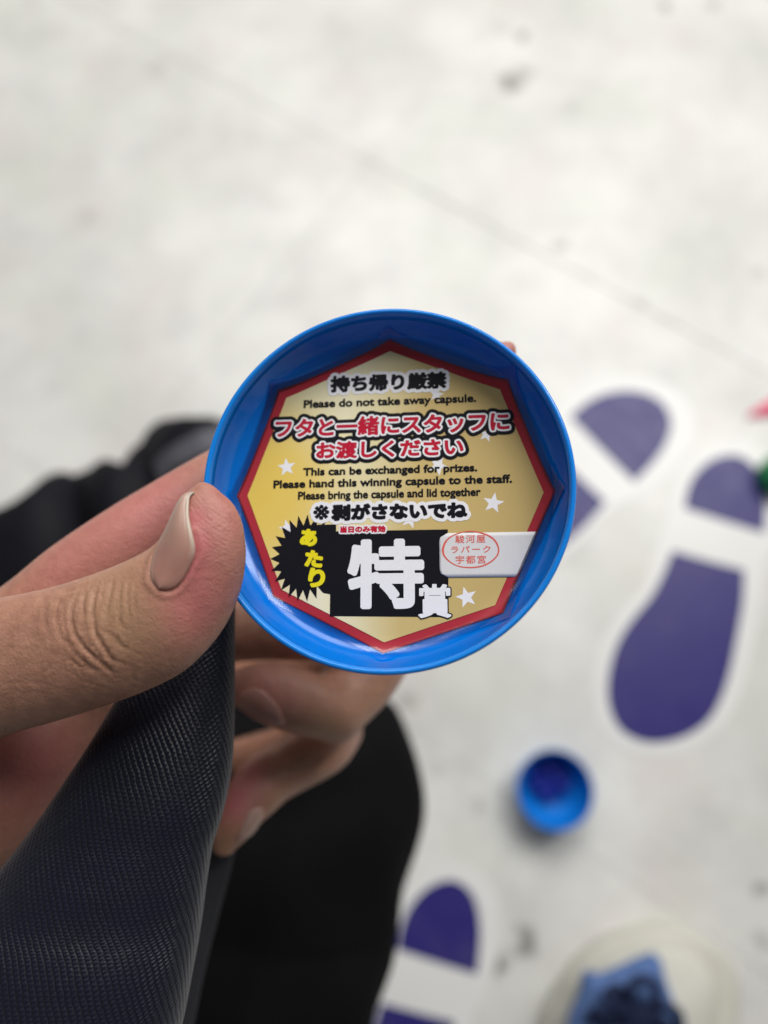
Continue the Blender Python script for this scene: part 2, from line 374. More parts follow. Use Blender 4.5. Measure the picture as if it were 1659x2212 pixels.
# added dark-blue slip that darkens the capsule's upper interior
v_, f_, _ = [], [], None
insert = []
n_ = 22
for i in range(n_):
    for j in range(n_):
        a_ = (i / (n_ - 1) - .5) * 2; b_ = (j / (n_ - 1) - .5) * 2
        r_ = max(abs(a_), abs(b_)); 
        x_ = a_ * math.sqrt(1 - b_ * b_ / 2) * .020 + .0008 * math.sin(9 * b_); y_ = b_ * math.sqrt(1 - a_ * a_ / 2) * .018 + .009
        z_ = .011 + .006 * r_ + .0025 * math.sin(5 * a_ + 3 * b_) + .002 * math.sin(11 * b_ - 4 * a_)
        insert.append((x_, y_, z_))
f_ = [(i * n_ + j, (i + 1) * n_ + j, (i + 1) * n_ + j + 1, i * n_ + j + 1) for i in range(n_ - 1) for j in range(n_ - 1)]
ms = mesh('dark_insert', insert, f_); so_ = link('dark_insert', ms, m_navy); so_.location = (pc[0], pc[1], 0)
md = so_.modifiers.new('s', 'SOLIDIFY'); md.thickness = .0004
tag(so_, 'crumpled dark blue slip added to darken the inside of the open blue floor capsule', 'paper slip')
gq = F(1662, 1000, .02)
g_ = capsule_half('capsule_half', 'green capsule half at the right edge, on the heel of the purple shoe print', (gq[0] + .006, gq[1]), .026, m_green, m_green, (0, 0))
# turned over: dome up
g_.rotation_euler = (math.radians(150), math.radians(-35), 0); g_.location = (gq[0] + .006, gq[1], .0262)
# pink plastic piece: small bent fin
base = F(1612, 901); tip2 = F(1740, 860); 
L_ = np.array(tip2 - base); L_n = L_ / np.linalg.norm(L_); W_ = np.array([-L_n[1], L_n[0], 0])
vv = []; ff = []; nn_ = 14; mm_ = 9
for i in range(nn_):
    s_ = i / (nn_ - 1)
    for j in range(mm_):
        c_ = (j / (mm_ - 1) - .5) * 2
        wd = .020 * s_ ** .85 + .0006
        q = base + L_ * s_ + W_ * c_ * wd; q[2] = .001 + .007 * s_ * (1 - c_ * c_) + .0015 * math.sin(7 * s_ + 2 * c_) * s_ + .001
        vv.append(q)
ff = [(i * mm_ + j, (i + 1) * mm_ + j, (i + 1) * mm_ + j + 1, i * mm_ + j + 1) for i in range(nn_ - 1) for j in range(mm_ - 1)]
po = link('plastic_piece', mesh('plastic_piece', vv, ff), m_pink); md = po.modifiers.new('s', 'SOLIDIFY'); md.thickness = .0008
tag(po, 'pointed pink plastic piece at the right edge, above the green capsule', 'plastic piece')

# ------------------------------------------------------------------ black bag on the floor, upper left
def wavy(v, amp, freq, seed):
    rs = np.random.RandomState(seed); v = np.array(v); out = v.copy(); c0 = v.mean(0)
    for k in range(5):
        d_ = rs.randn(3); d_ /= np.linalg.norm(d_); ph = rs.rand() * 6; fq = freq * (1 + k * .8)
        nrm = v - c0; nrm /= np.linalg.norm(nrm, axis=1)[:, None] + 1e-9
        out += nrm * (amp / (1 + k * .7) * np.sin(v @ d_ * fq + ph))[:, None]
    return out
bag = thing('shoulder_bag', 'crumpled black bag lying on the floor behind the thumb and index finger', 'bag', tuple(F(200, 1250)))
top = [(-330, 1300), (-200, 1210), (-80, 1140), (0, 1100), (67, 1052), (118, 1016), (150, 1022), (205, 1010), (250, 1004), (290, 985), (312, 950), (336, 916), (368, 900), (405, 898), (460, 908), (530, 945), (585, 1000), (610, 1080)]
stt = []
for i, (x, y) in enumerate(top):
    q = i / (len(top) - 1); stt.append((x, y, x + 70 - 110 * q + 60, 1600 - 260 * q, .60 + .02 * math.sin(i * 1.3), .34))
v_, f_, _ = loft(stt, 5, 36)
v_ = wavy(v_, .003, 60, 3)
mb = mesh('body', v_, f_); recalc(mb); link('body', mb, m_bag, bag)
# webbing strap lying on it
def ribbon(name, pts, width, th, mat_, parent, up=(0, 0, 1)):
    A = catmull(pts, 6); tn = np.gradient(A, axis=0); tn /= np.linalg.norm(tn, axis=1)[:, None]
    v = []; 
    for a_, t_ in zip(A, tn):
        s_ = np.cross(t_, up); s_ /= np.linalg.norm(s_); u_ = np.cross(s_, t_)
        for du, dv in ((-1, -1), (1, -1), (1, 1), (-1, 1)): v.append(a_ + s_ * du * width / 2 + u_ * dv * th / 2)
    f = []
    for i in range(len(A) - 1):
        for k in range(4): f.append((i * 4 + k, i * 4 + (k + 1) % 4, i * 4 + 4 + (k + 1) % 4, i * 4 + 4 + k))
    f += [(0, 1, 2, 3), tuple(len(v) - 1 - k for k in range(4))]
    m_ = mesh(name, v, f, False); recalc(m_); return link(name, m_, mat_, parent)
ribbon('strap', [P(340, 1020, .50), P(372, 990, .49), P(410, 968, .485), P(450, 950, .485), P(520, 930, .50)], .016, .0015, m_strap, bag)

# ------------------------------------------------------------------ the wallet of embossed leather between thumb and fingers
wallet = thing('leather_wallet', 'dark navy wallet of cross-hatched embossed leather gripped under the thumb', 'wallet', tuple(P(200, 1900, .165)))
m_lining = cloth('grey_lining', (.026, .027, .032), (.036, .037, .043), 800, .55)
def panel(name, st, power, pm_=None):
    v_, f_, (m__, n__, c__, a__) = loft(st, 8, 96, power)
    mw = mesh(name, v_, f_); uvl = mw.uv_layers.new(name='UVMap')
    cl = np.concatenate([[0], np.cumsum(np.linalg.norm(np.diff(c__, axis=0), axis=1))]) * 1000
    V_ = np.array(v_); uvs = np.zeros((len(v_), 2))
    for i in range(m__):
        R_ = V_[i * n__:(i + 1) * n__]; k0 = n__ // 4
        seg = np.linalg.norm(np.roll(R_, -1, 0) - R_, axis=1) * 1000
        cum = np.concatenate([[0], np.cumsum(seg)])[:n__]
        uvs[i * n__:(i + 1) * n__, 0] = cum - cum[k0]; uvs[i * n__:(i + 1) * n__, 1] = cl[i]
    for poly in mw.polygons:
        mxu = max(uvs[vi][0] for vi in poly.vertices)
        for li, vi in zip(poly.loop_indices, poly.vertices):
            uu = uvs[vi][0]
            if mxu - uu > 20: uu = mxu + .6
            uvl.data[li].uv = (uu, uvs[vi][1])
    recalc(mw); return link(name, mw, pm_ or m_leather, wallet)
panel('front_panel', [(360, 1280, 508, 1270, .162, .5), (320, 1380, 507, 1400, .160, .52), (275, 1470, 507, 1490, .158, .52), (232, 1548, 505, 1580, .156, .52), (185, 1625, 499, 1665, .154, .52), (120, 1722, 481, 1755, .152, .5),
                      (55, 1812, 458, 1830, .151, .5), (-10, 1893, 444, 1912, .150, .5), (-80, 1980, 432, 2000, .149, .5), (-165, 2088, 414, 2100, .147, .5), (-265, 2230, 388, 2230, .145, .5), (-370, 2400, 345, 2400, .143, .5)], .86)
panel('back_panel', [(330, 1600, 480, 1590, .214, .22), (250, 1700, 505, 1690, .213, .2), (200, 1780, 512, 1775, .212, .2), (160, 1850, 505, 1846, .210, .2), (110, 1950, 477, 1958, .206, .2), (60, 2080, 444, 2088, .200, .2), (10, 2230, 414, 2230, .195, .2), (-60, 2400, 374, 2400, .19, .2)], .8, m_lining)

# ------------------------------------------------------------------ the person: hand (body), trousers, shoe
person = thing('person', 'person seen from above, in black trousers, holding the blue capsule in the left hand', 'person', (0.0, -.1, 0))
thumb = [(-420, 1330, -330, 1760, 0.1635, 0.63), (-280, 1318, -220, 1720, 0.1555, 0.605), (-150, 1308, -110, 1660, 0.1475, 0.605), (0, 1290, 10, 1592, 0.1405, 0.622), (110, 1268, 130, 1556, 0.1375, 0.638), (200, 1240, 243, 1520, 0.1355, 0.655), (275, 1210, 333, 1485, 0.1345, 0.655), (322, 1185, 405, 1445, 0.1335, 0.638), (349, 1160, 468, 1380, 0.1335, 0.638), (364, 1130, 508, 1308, 0.133, 0.638), (379, 1100, 529, 1228, 0.1325, 0.638), (393, 1076, 528, 1150, 0.1325, 0.622), (408, 1057, 508, 1093, 0.1325, 0.605), (424, 1049, 476, 1062, 0.1325, 0.672)]
index = [(-300, 1420, -160, 1700, .175, .7), (-150, 1350, -60, 1600, .168, .72), (0, 1271, 60, 1480, .163, .8), (110, 1183, 190, 1370, .163, .85), (233, 1100, 310, 1272, .165, .9), (340, 1036, 408, 1195, .168, .9), (450, 974, 510, 1130, .171, .9), (600, 898, 652, 1055, .174, .85), (760, 828, 800, 980, .174, .85), (900, 782, 925, 925, .170, .85), (1010, 748, 1035, 872, .166, .85), (1068, 738, 1085, 820, .164, .8), (1093, 738, 1108, 782, .1635, .8)]
middle = [(-200, 1500, -160, 1800, 0.22, 0.63), (60, 1370, 90, 1600, 0.22, 0.7200000000000001), (260, 1300, 290, 1470, 0.216, 0.765), (500, 1275, 510, 1430, 0.21, 0.81), (680, 1270, 690, 1424, 0.206, 0.81), (820, 1220, 860, 1390, 0.202, 0.81), (900, 1130, 1010, 1200, 0.198, 0.81), (930, 1060, 1040, 1080, 0.196, 0.7200000000000001)]
ring_ = [(-150, 1600, -100, 1900, 0.254, 0.7), (150, 1440, 170, 1620, 0.257, 0.8), (420, 1390, 440, 1525, 0.257, 0.85), (650, 1340, 700, 1520, 0.253, 0.9), (765, 1300, 862, 1420, 0.228, 0.95), (738, 1380, 878, 1448, 0.217, 1.0), (705, 1430, 842, 1510, 0.209, 1.0), (684, 1462, 795, 1560, 0.203, 0.95), (672, 1452, 735, 1605, 0.199, 0.95), (622, 1432, 668, 1594, 0.195, 0.9), (568, 1430, 588, 1570, 0.193, 0.85), (520, 1442, 522, 1534, 0.193, 0.8), (486, 1462, 484, 1510, 0.193, 0.8)]
pinky = [(-100, 1700, -80, 1950, 0.258, 0.7), (200, 1620, 220, 1770, 0.258, 0.8), (430, 1612, 440, 1705, 0.255, 0.85), (600, 1568, 610, 1660, 0.251, 0.9), (712, 1510, 735, 1620, 0.239, 0.95), (700, 1565, 752, 1640, 0.225, 1.0), (634, 1578, 728, 1668, 0.216, 0.95), (565, 1614, 668, 1702, 0.211, 0.92), (521, 1650, 622, 1727, 0.206, 0.9), (490, 1700, 594, 1752, 0.201, 0.88), (470, 1750, 561, 1781, 0.197, 0.85), (456, 1796, 532, 1815, 0.195, 0.82), (459, 1824, 508, 1836, 0.194, 0.8)]
palm = [(-560, 1500, -420, 2350, .215, .42), (-380, 1420, -260, 2150, .205, .42), (-220, 1380, -120, 2000, .195, .45), (-90, 1350, 0, 1905, .188, .45), (20, 1340, 100, 1790, .188, .45), (110, 1340, 180, 1690, .195, .45), (180, 1360, 230, 1600, .205, .4)]
web = [(-260, 1340, -200, 1650, .155, .9), (-120, 1330, -90, 1640, .152, .85), (-20, 1340, 20, 1560, .150, .8), (60, 1350, 90, 1500, .150, .6)]
thenar = [(-320, 1520, -260, 1960, .172, .8), (-180, 1520, -100, 1920, .170, .8), (-60, 1530, 30, 1860, .170, .75), (40, 1520, 125, 1752, .172, .7), (130, 1480, 190, 1640, .176, .6), (185, 1450, 232, 1545, .180, .6)]
bmh = bmesh.new(); vs_, fs_ = [], []
for st in (thumb, index, middle, ring_, pinky, palm, web, thenar):
    v_, f_, _ = loft(st, 7, 40); b0 = len(vs_); vs_ += v_; fs_ += [tuple(i + b0 for i in q) for q in f_]
mh = mesh('hand_src', vs_, fs_); recalc(mh)
# each limb's normals point outwards, so the volumes union cleanly
ho = D.objects.new('hand_src', mh); C.objects.link(ho)
rm = ho.modifiers.new('r', 'REMESH'); rm.mode = 'VOXEL'; rm.voxel_size = .00055; rm.use_smooth_shade = True
sm = ho.modifiers.new('s', 'SMOOTH'); sm.factor = .6; sm.iterations = 14
dg = bpy.context.evaluated_depsgraph_get(); hm = D.meshes.new_from_object(ho.evaluated_get(dg)); D.objects.remove(ho)
hm.name = 'hand'
N = len(hm.vertices); co = np.empty(N * 3); hm.vertices.foreach_get('co', co); co = co.reshape(-1, 3)
def build_bvh(m_): return BVHTree.FromPolygons([v.co for v in m_.vertices], [p_.vertices for p_ in m_.polygons])
bvh = build_bvh(hm)
def hit(x, y, dref=.13):
    r = ray(x, y); h_ = bvh.ray_cast(Vector(CAM), Vector(r))
    if h_[0] is None or abs((np.array(h_[0]) - CAM) @ (RC @ np.array([0, 0, -1.])) - dref) > .018: h_ = bvh.find_nearest(Vector(P(x, y, dref)))
    return np.array(h_[0]), np.array(h_[1])
nrm = np.empty(N * 3); hm.vertices.foreach_get('normal', nrm); nrm = nrm.reshape(-1, 3)
K4 = lambda x, y: (x / 3, y / 3 + 862.6)
creases = [([(640, 1180), (605, 1290), (600, 1400), (620, 1520), (700, 1650), (745, 1715)], .00034, .00026),
           ([(510, 1240), (465, 1340), (465, 1450), (500, 1550), (580, 1640), (680, 1730), (750, 1790)], .00030, .00026),
           ([(735, 1150), (705, 1300), (680, 1430)], .00026, .00022), ([(785, 1180), (772, 1300), (775, 1440), (800, 1500)], .00020, .0002), ([(562, 1235), (538, 1330), (545, 1430)], .00022, .0002),
           ([(835, 1170), (822, 1300), (838, 1420)], .00014, .0002), ([(385, 1280), (362, 1400), (385, 1520), (430, 1600)], .00014, .00024), ([(700, 1500), (760, 1560), (810, 1620)], .0002, .0002),
           ([(640, 1480), (700, 1530), (740, 1600)], .00014, .0002), ([(300, 1310), (285, 1420), (310, 1540)], .0001, .0003), ([(880, 1200), (868, 1300), (880, 1400)], .0001, .0002),
           ([(560, 1560), (640, 1640), (720, 1760)], .0001, .0002), ([(420, 1560), (500, 1660), (600, 1750)], .0001, .00022),
           ([(150, 1250), (300, 1230), (450, 1180), (560, 1160)], .0001, .0003), ]
rc = random.Random(11)
for _ in range(46):      # fine crossing lines over the knuckle
    x, y = rc.uniform(300, 860), rc.uniform(1230, 1760); a_ = rc.gauss(math.pi / 2 + (.35 if y > 1500 else 0) - .25 * (x < 450), .35); ln = rc.uniform(50, 150)
    creases.append(([(x - ln * math.cos(a_), y + ln * -math.sin(a_)), (x + rc.uniform(-10, 10), y + rc.uniform(-10, 10)), (x + ln * math.cos(a_), y + ln * math.sin(a_))], rc.uniform(.00003, .00008), .00016))
for _ in range(40):      # slanting lines down the side of the thumb
    x, y = rc.uniform(40, 900), rc.uniform(1560, 1880); a_ = rc.gauss(.42, .25); ln = rc.uniform(50, 130)
    creases.append(([(x - ln * math.cos(a_), y - ln * math.sin(a_)), (x + rc.uniform(-8, 8), y + rc.uniform(-8, 8)), (x + ln * math.cos(a_), y + ln * math.sin(a_))], rc.uniform(.00003, .00007), .00017))
disp = np.zeros(N)
cam_ax = RC @ np.array([0, 0, -1.]); depth_all = (co - CAM) @ cam_ax
for pts, dep, sg in creases:
    Q = catmull([K4(*q) for q in pts], 8)
    Q3 = np.array([hit(x, y)[0] for x, y in Q])
    lo, hi = Q3.min(0) - .002, Q3.max(0) + .002
    idx = np.where(((co > lo) & (co < hi)).all(1))[0]
    if not len(idx): continue
    best = np.full(len(idx), 1e9); tpar = np.zeros(len(idx))
    for i in range(len(Q3) - 1):
        a_, b_ = Q3[i], Q3[i + 1]; ab = b_ - a_; L2 = ab @ ab + 1e-14
        tt = np.clip(((co[idx] - a_) @ ab) / L2, 0, 1); d_ = np.linalg.norm(co[idx] - a_ - tt[:, None] * ab, axis=1)
        mk = d_ < best; best[mk] = d_[mk]; tpar[mk] = (i + tt[mk]) / (len(Q3) - 1)
    fade = np.clip(np.minimum(tpar, 1 - tpar) * 6, 0, 1)
    disp[idx] -= 1.7 * fade * dep * (np.exp(-(best / sg) ** 2 / 2) - .28 * np.exp(-((best - sg * 2.6) / (sg * 1.5)) ** 2 / 2))
# nail bed: a groove round each nail is added below once the nail outlines are known
def blob(points):
    a_ = np.zeros(N)
    for x, y, d_, r, s_ in points:
        c_ = hit(x, y, d_)[0]; a_ += s_ * np.exp(-(np.linalg.norm(co - c_, axis=1) / r) ** 2)
    return np.clip(a_, 0, 1)
pinkA = blob([(480, 1110, .13, .008, .55), (400, 1325, .13, .0065, .65), (445, 1265, .13, .006, .4), (80, 1640, .17, .012, .3), (418, 1120, .13, .0022, .6), (427, 1175, .13, .0025, .7), (415, 1225, .13, .0025, .5), (250, 1130, .16, .016, .38), (120, 1230, .16, .012, .3), (330, 1110, .16, .012, .25), (540, 1680, .19, .006, .8), (505, 1740, .19, .005, .8), (570, 1500, .18, .010, .35), (60, 1660, .17, .015, .4), (1090, 750, .165, .01, .5), (380, 1040, .17, .01, .3)])  # three small spots beside the thumbnail paint in the reddish shade under its edge
tanA = blob([(255, 1320, .13, .0075, .6), (300, 1390, .13, .006, .5), (230, 1260, .13, .008, .3), (700, 1575, .19, .006, .8), (690, 1690, .2, .008, .55), (600, 1720, .19, .007, .4), (480, 1830, .18, .004, .7), (620, 1440, .2, .004, .1), (800, 1530, .2, .006, .5)])
ridgeA = blob([(500, 1130, .13, .007, .9), (480, 1080, .13, .006, .6), (515, 1200, .13, .007, .7)])
# nails
def coons(Aq, Bq, dref, ns=26, nt=30):
    A_ = catmull(Aq, 10); B_ = catmull(Bq, 10)
    def res(Z):
        s_ = np.concatenate([[0], np.cumsum(np.linalg.norm(np.diff(Z, axis=0), axis=1))]); s_ /= s_[-1]
        return np.stack([np.interp(np.linspace(0, 1, nt), s_, Z[:, k]) for k in range(2)], 1)
    A_, B_ = res(A_), res(B_)
    pts = []; 
    for i in range(nt):
        for j in range(ns): q = A_[i] * (1 - j / (ns - 1)) + B_[i] * (j / (ns - 1)); pts.append(q)
    return np.array(pts), ns, nt
def nail(name, Aq, Bq, dref, lift, bulge, freef, edge_lift=0):
    pts, ns, nt = coons(Aq, Bq, dref); v = []; fr_ = []
    H3 = [hit(x, y, dref) for x, y in pts]
    pos_ = np.array([h_[0] for h_ in H3]).reshape(nt, ns, 3); no_ = np.array([h_[1] for h_ in H3]).reshape(nt, ns, 3)
    for _ in range(6):   # relax so that the plate is smooth
        for arr in (pos_, no_):
            q = arr.copy(); q[1:-1] = (arr[:-2] + arr[2:] + 2 * arr[1:-1]) / 4; arr[:] = q
            q = arr.copy(); q[:, 1:-1] = (arr[:, :-2] + arr[:, 2:] + 2 * arr[:, 1:-1]) / 4; arr[:] = q
    no_ /= np.linalg.norm(no_, axis=2)[:, :, None]
    for i in range(nt):
        for j in range(ns):
            s_ = j / (ns - 1); tt = i / (nt - 1)
            b_ = bulge * math.sin(math.pi * s_) ** .7 * (math.sin(math.pi * min(1, tt * .9 + .05))) ** .6
            v.append(pos_[i, j] + no_[i, j] * (lift + b_ + edge_lift * freef(s_, tt)) * min(1, (1 - tt) * 8 + .25)); fr_.append(freef(s_, tt))
    f = [(i * ns + j, (i + 1) * ns + j, (i + 1) * ns + j + 1, i * ns + j + 1) for i in range(nt - 1) for j in range(ns - 1)]
    m_ = mesh(name, v, f)
    a_ = m_.attributes.new('free', 'FLOAT', 'POINT'); a_.data.foreach_set('value', fr_)
    return m_, pts, pos_
k4 = lambda L_: [K4(*q) for q in L_]
nails = []
A1 = k4([(1040, 1225), (985, 1165), (992, 1090), (1015, 990), (1070, 890), (1125, 770), (1185, 650), (1214, 600), (1234, 575)])
B1 = k4([(1040, 1225), (1100, 1240), (1175, 1185), (1235, 1075), (1272, 995), (1252, 880), (1225, 760), (1234, 670), (1234, 575)])
nails.append(nail('thumb_nail', A1, B1, .129, .00025, .0009, lambda s_, t_: min(1, max(0., (s_ - .84) / .1)) * max(0, min(1, (t_ - .4) * 5)) + .9 * max(0, t_ - .35) + (.35 if s_ < .05 else 0), .0003))
A2 = [(512, 1512), (530, 1492), (556, 1486), (580, 1502), (604, 1530), (614, 1560)]
B2 = [(512, 1512), (524, 1532), (545, 1548), (570, 1560), (595, 1566), (614, 1560)]
nails.append(nail('ring_finger_nail', A2, B2, .188, .0002, .0006, lambda s_, t_: .0, 0))
A3 = [(565, 1745), (545, 1748), (530, 1770), (518, 1795), (512, 1815)]
B3 = [(565, 1745), (566, 1760), (556, 1783), (538, 1805), (512, 1815)]
nails.append(nail('little_finger_nail', A3, B3, .193, .0002, .0005, lambda s_, t_: .35, 0))
# raise a soft fold of skin round the thumb nail
rim = np.array([hit(*q, .129)[0] for q in np.vstack([catmull(A1[:5], 5), catmull(B1[:6], 5)])])
idx = np.where(np.linalg.norm(co - rim.mean(0), axis=1) < .015)[0]
dm = np.min(np.linalg.norm(co[idx][:, None, :] - rim[None], axis=2), axis=1)
disp[idx] += .00035 * np.exp(-((dm - .0009) / .0006) ** 2)
co2 = co + nrm * disp[:, None]
hm.vertices.foreach_set('co', co2.ravel()); hm.update()
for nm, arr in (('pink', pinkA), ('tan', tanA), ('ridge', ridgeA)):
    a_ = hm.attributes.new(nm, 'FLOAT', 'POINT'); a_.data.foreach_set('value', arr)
hm.polygons.foreach_set('use_smooth', [True] * len(hm.polygons))
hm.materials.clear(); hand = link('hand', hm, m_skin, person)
for (m_, _, _), nm in zip(nails, ('fingernail',) * 3):
    recalc(m_); o = link(nm, m_, m_nail, hand); md = o.modifiers.new('s', 'SOLIDIFY'); md.thickness = .00045; md.offset = 0
# trouser leg: knee under the hand, thigh running towards the viewer
tr_st = [(470, 1500, 780, 1495, .43, .6), (420, 1560, 852, 1540, .425, .6), (400, 1620, 890, 1600, .42, .78), (450, 1690, 906, 1675, .415, .8), (420, 1778, 908, 1775, .41, .8), (400, 1891, 892, 1891, .405, .8), (380, 2005, 873, 2000, .40, .8), (350, 2118, 842, 2112, .39, .8), (300, 2250, 800, 2235, .38, .8), (230, 2500, 720, 2480, .36, .8), (150, 2800, 620, 2780, .34, .8)]
v_, f_, _ = loft(tr_st, 6, 48); v_ = wavy(v_, .0026, 55, 8); mt = mesh('trousers', v_, f_); recalc(mt); link('trousers', mt, m_trousers, person)

# shoe: cream rubber toe, canvas body, blue tongue and navy laces
shoe = D.objects.new('shoe', None); C.objects.link(shoe)
sc = F(1400, 2250); shoe.location = (0, 0, 0); shoe.parent = person; shoe.matrix_parent_inverse = parent_world[person.name].inverted(); parent_world[shoe.name] = Matrix.Identity(4)
def slab(name, px, z0, z1, mat_, parent, top_shrink=.0, rings=4, dome=0):
    base_ = smooth_poly([F(x, y, z1)[:2] for x, y in px], 6); n = len(base_); v = []; f = []; c_ = base_.mean(0)
    prof = [(0, 1 - .02)] + [(1 - (1 - q) ** 2 if 0 else q, 1) for q in (.15, .5, .8)] + [(1, .985)]
    for q, s_ in prof:
        for b_ in base_: v.append((*(c_ + (b_ - c_) * s_ * (1 - top_shrink * q)), z0 + (z1 - z0) * q))
    L0 = len(prof)
    for q in (.9, .7, .45, .2):
        for b_ in base_: v.append((*(c_ + (b_ - c_) * q * (1 - top_shrink)), z1 + dome * (1 - q * q)))
    L0 += 4
    for i in range(L0 - 1):
        for k in range(n): f.append((i * n + k, i * n + (k + 1) % n, (i + 1) * n + (k + 1) % n, (i + 1) * n + k))
    v.append((*c_, z1 + dome)); e = len(v) - 1
    for k in range(n): f.append(((L0 - 1) * n + k, (L0 - 1) * n + (k + 1) % n, e))
    f.append(tuple(range(n)))
    m_ = mesh(name, v, f); recalc(m_); return link(name, m_, mat_, parent)
slab('sole', [(1215, 2140), (1262, 2075), (1330, 2030), (1410, 2008), (1480, 2010), (1540, 2036), (1585, 2080), (1600, 2150), (1590, 2260), (1560, 2420), (1520, 2600), (1330, 2620), (1220, 2480), (1180, 2320), (1182, 2215)], .0, .026, m_rubber, shoe)
slab('upper', [(1240, 2150), (1278, 2098), (1340, 2056), (1410, 2034), (1470, 2036), (1522, 2060), (1556, 2100), (1566, 2160), (1556, 2260), (1530, 2420), (1490, 2580), (1360, 2600), (1255, 2470), (1215, 2330), (1212, 2225)], .024, .046, m_cream, shoe, .10, 4, .016)
slab('tongue', [(1270, 2106), (1300, 2112), (1345, 2096), (1390, 2076), (1427, 2068), (1440, 2110), (1462, 2170), (1500, 2260), (1500, 2400), (1420, 2480), (1300, 2450), (1240, 2330), (1232, 2225), (1255, 2160)], .050, .066, m_denim, shoe, .02, 4, .008)
rs = random.Random(7)
def tube(pts, r, n=8):
    A = catmull(pts, 8); v = []; f = []
    for i, a_ in enumerate(A):
        t_ = A[min(i + 1, len(A) - 1)] - A[max(i - 1, 0)]; t_ /= np.linalg.norm(t_) + 1e-12; s_ = np.cross(t_, (0, 0, 1.01)); s_ /= np.linalg.norm(s_) + 1e-9; u_ = np.cross(s_, t_)
        for k in range(n): v.append(a_ + (s_ * math.cos(2 * math.pi * k / n) + u_ * math.sin(2 * math.pi * k / n)) * r)
    for i in range(len(A) - 1):
        for k in range(n): f.append((i * n + k, i * n + (k + 1) % n, (i + 1) * n + (k + 1) % n, (i + 1) * n + k))
    f += [tuple(range(n)), tuple(len(v) - 1 - k for k in range(n))]
    return v, f
laces = [[(1395, 2190, .080), (1360, 2150, .090), (1375, 2118, .092), (1412, 2125, .090), (1420, 2160, .086), (1395, 2190, .082)],
         [(1395, 2190, .080), (1345, 2180, .090), (1312, 2155, .088), (1330, 2135, .082), (1370, 2165, .084)],
         [(1395, 2190, .080), (1430, 2175, .090), (1465, 2190, .088), (1462, 2225, .082), (1420, 2215, .080)],
         [(1300, 2215, .076), (1350, 2205, .082), (1400, 2200, .084), (1470, 2225, .076)], [(1300, 2260, .078), (1350, 2240, .083), (1420, 2240, .084), (1485, 2265, .076)],
         [(1270, 2200, .076), (1290, 2185, .084), (1320, 2200, .082), (1380, 2200, .084)]]
for L_ in laces:
    v_, f_ = tube([F(*q) for q in L_], .0042); m_ = mesh('lace', v_, f_); recalc(m_); link('lace', m_, m_lace, shoe)

# ------------------------------------------------------------------ the held capsule half
C0 = P(830.3, 1042.5, .1363)
Nc = np.array([-1.0, 1.7, 9.0]); Nc /= np.linalg.norm(Nc); Nw = RC @ Nc
xw = RC @ np.array([1, 0, 0.]); xw -= Nw * (xw @ Nw); xw /= np.linalg.norm(xw); yw = np.cross(Nw, xw)
RL = Matrix([[xw[i], yw[i], Nw[i]] for i in range(3)])
cap = thing('prize_capsule_half', 'shallow bright blue capsule half held by the thumb, gold and red octagonal sticker inside', 'capsule', tuple(C0), None, RL)
ip = [(34.98, -.35), (34.85, -1.0), (34.75, -2.6), (34.3, -5.), (33.6, -7.0), (32.6, -8.45), (31.2, -9.25), (30.0, -9.52), (29.2, -9.6), (20, -9.6), (.01, -9.6)]
op = [(.01, -12.8), (18, -12.2), (28, -11.6), (32.5, -10.6), (34.8, -8.0), (35.5, -4), (35.55, -2.6), (36.0, -2.3), (36.08, -.7), (36.0, -.3), (35.8, -.06), (35.5, .02), (35.2, -.08)]
ri = [i for i, q in enumerate(op) if q == (35.55, -2.6)][0]
v_, f_ = revolve([(r * .001, z * .001) for r, z in op[:ri + 1] + [(34.8, -2.3)] + ip[2:]], 192); m_ = mesh('shell', v_, f_); recalc(m_); link_local('shell', m_, m_blue, cap)
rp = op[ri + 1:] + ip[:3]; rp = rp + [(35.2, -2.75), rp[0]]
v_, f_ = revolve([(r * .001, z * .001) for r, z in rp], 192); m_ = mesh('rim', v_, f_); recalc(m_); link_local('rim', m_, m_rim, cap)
ipr = [(q[0], q[1]) for q in ip[::-1]]
def cz(r): return np.interp(r * 1000, [q[0] for q in ipr], [q[1] for q in ipr]) * .001
RS = .0325
def S(u, v): return ((u - 833) / 675 * RS + .0003, -(v - 868) / 675 * RS)
octv = [(832, 186), (1337, 398), (1514, 884), (1287, 1378), (803, 1536), (338, 1302), (165, 866), (338, 398)]
cU, cV = 833, 868
def octo(name, k, z, mat_, parent, k0=0.0, lift=None, nseg=16, nr=34):
    v = []; f = []; pts = []
    for i in range(8):
        a_, b_ = np.array(octv[i]), np.array(octv[(i + 1) % 8])
        for q in range(nseg): pts.append(np.array([cU, cV]) + (a_ + (b_ - a_) * q / nseg - (cU, cV)) * k)
    n = len(pts)
    for j in range(nr + 1):
        s_ = k0 + (1 - k0) * j / nr if k0 else max(.001, j / nr)
        for q in pts:
            x, y = S(*(np.array([cU, cV]) + (q - (cU, cV)) * s_)); r = math.hypot(x, y)
            zz = cz(min(r, .0348)) + z
            if lift: zz = lift(x, y, r, s_, z)
            v.append((x, y, zz))
    for j in range(nr):
        for i in range(n): f.append((j * n + i, j * n + (i + 1) % n, (j + 1) * n + (i + 1) % n, (j + 1) * n + i))
    m_ = mesh(name, v, f); return link_local(name, m_, mat_, parent)
Z0 = .00025
stk = octo('sticker', 1.0, Z0, m_red, cap)
octo('gold_panel', .936, Z0 + .00008, m_gold, stk)
def film_lift(x, y, r, s_, z):
    a_ = math.atan2(y, x)
    return cz(min(r, .0348)) + .0004 + max(0, (s_ - .93)) * .003 * (1 + .5 * math.sin(5 * a_ + 1) + .2 * math.sin(13 * a_))
octo('clear_film', 1.042, 0, m_film, cap, .945, film_lift, 16, 8)
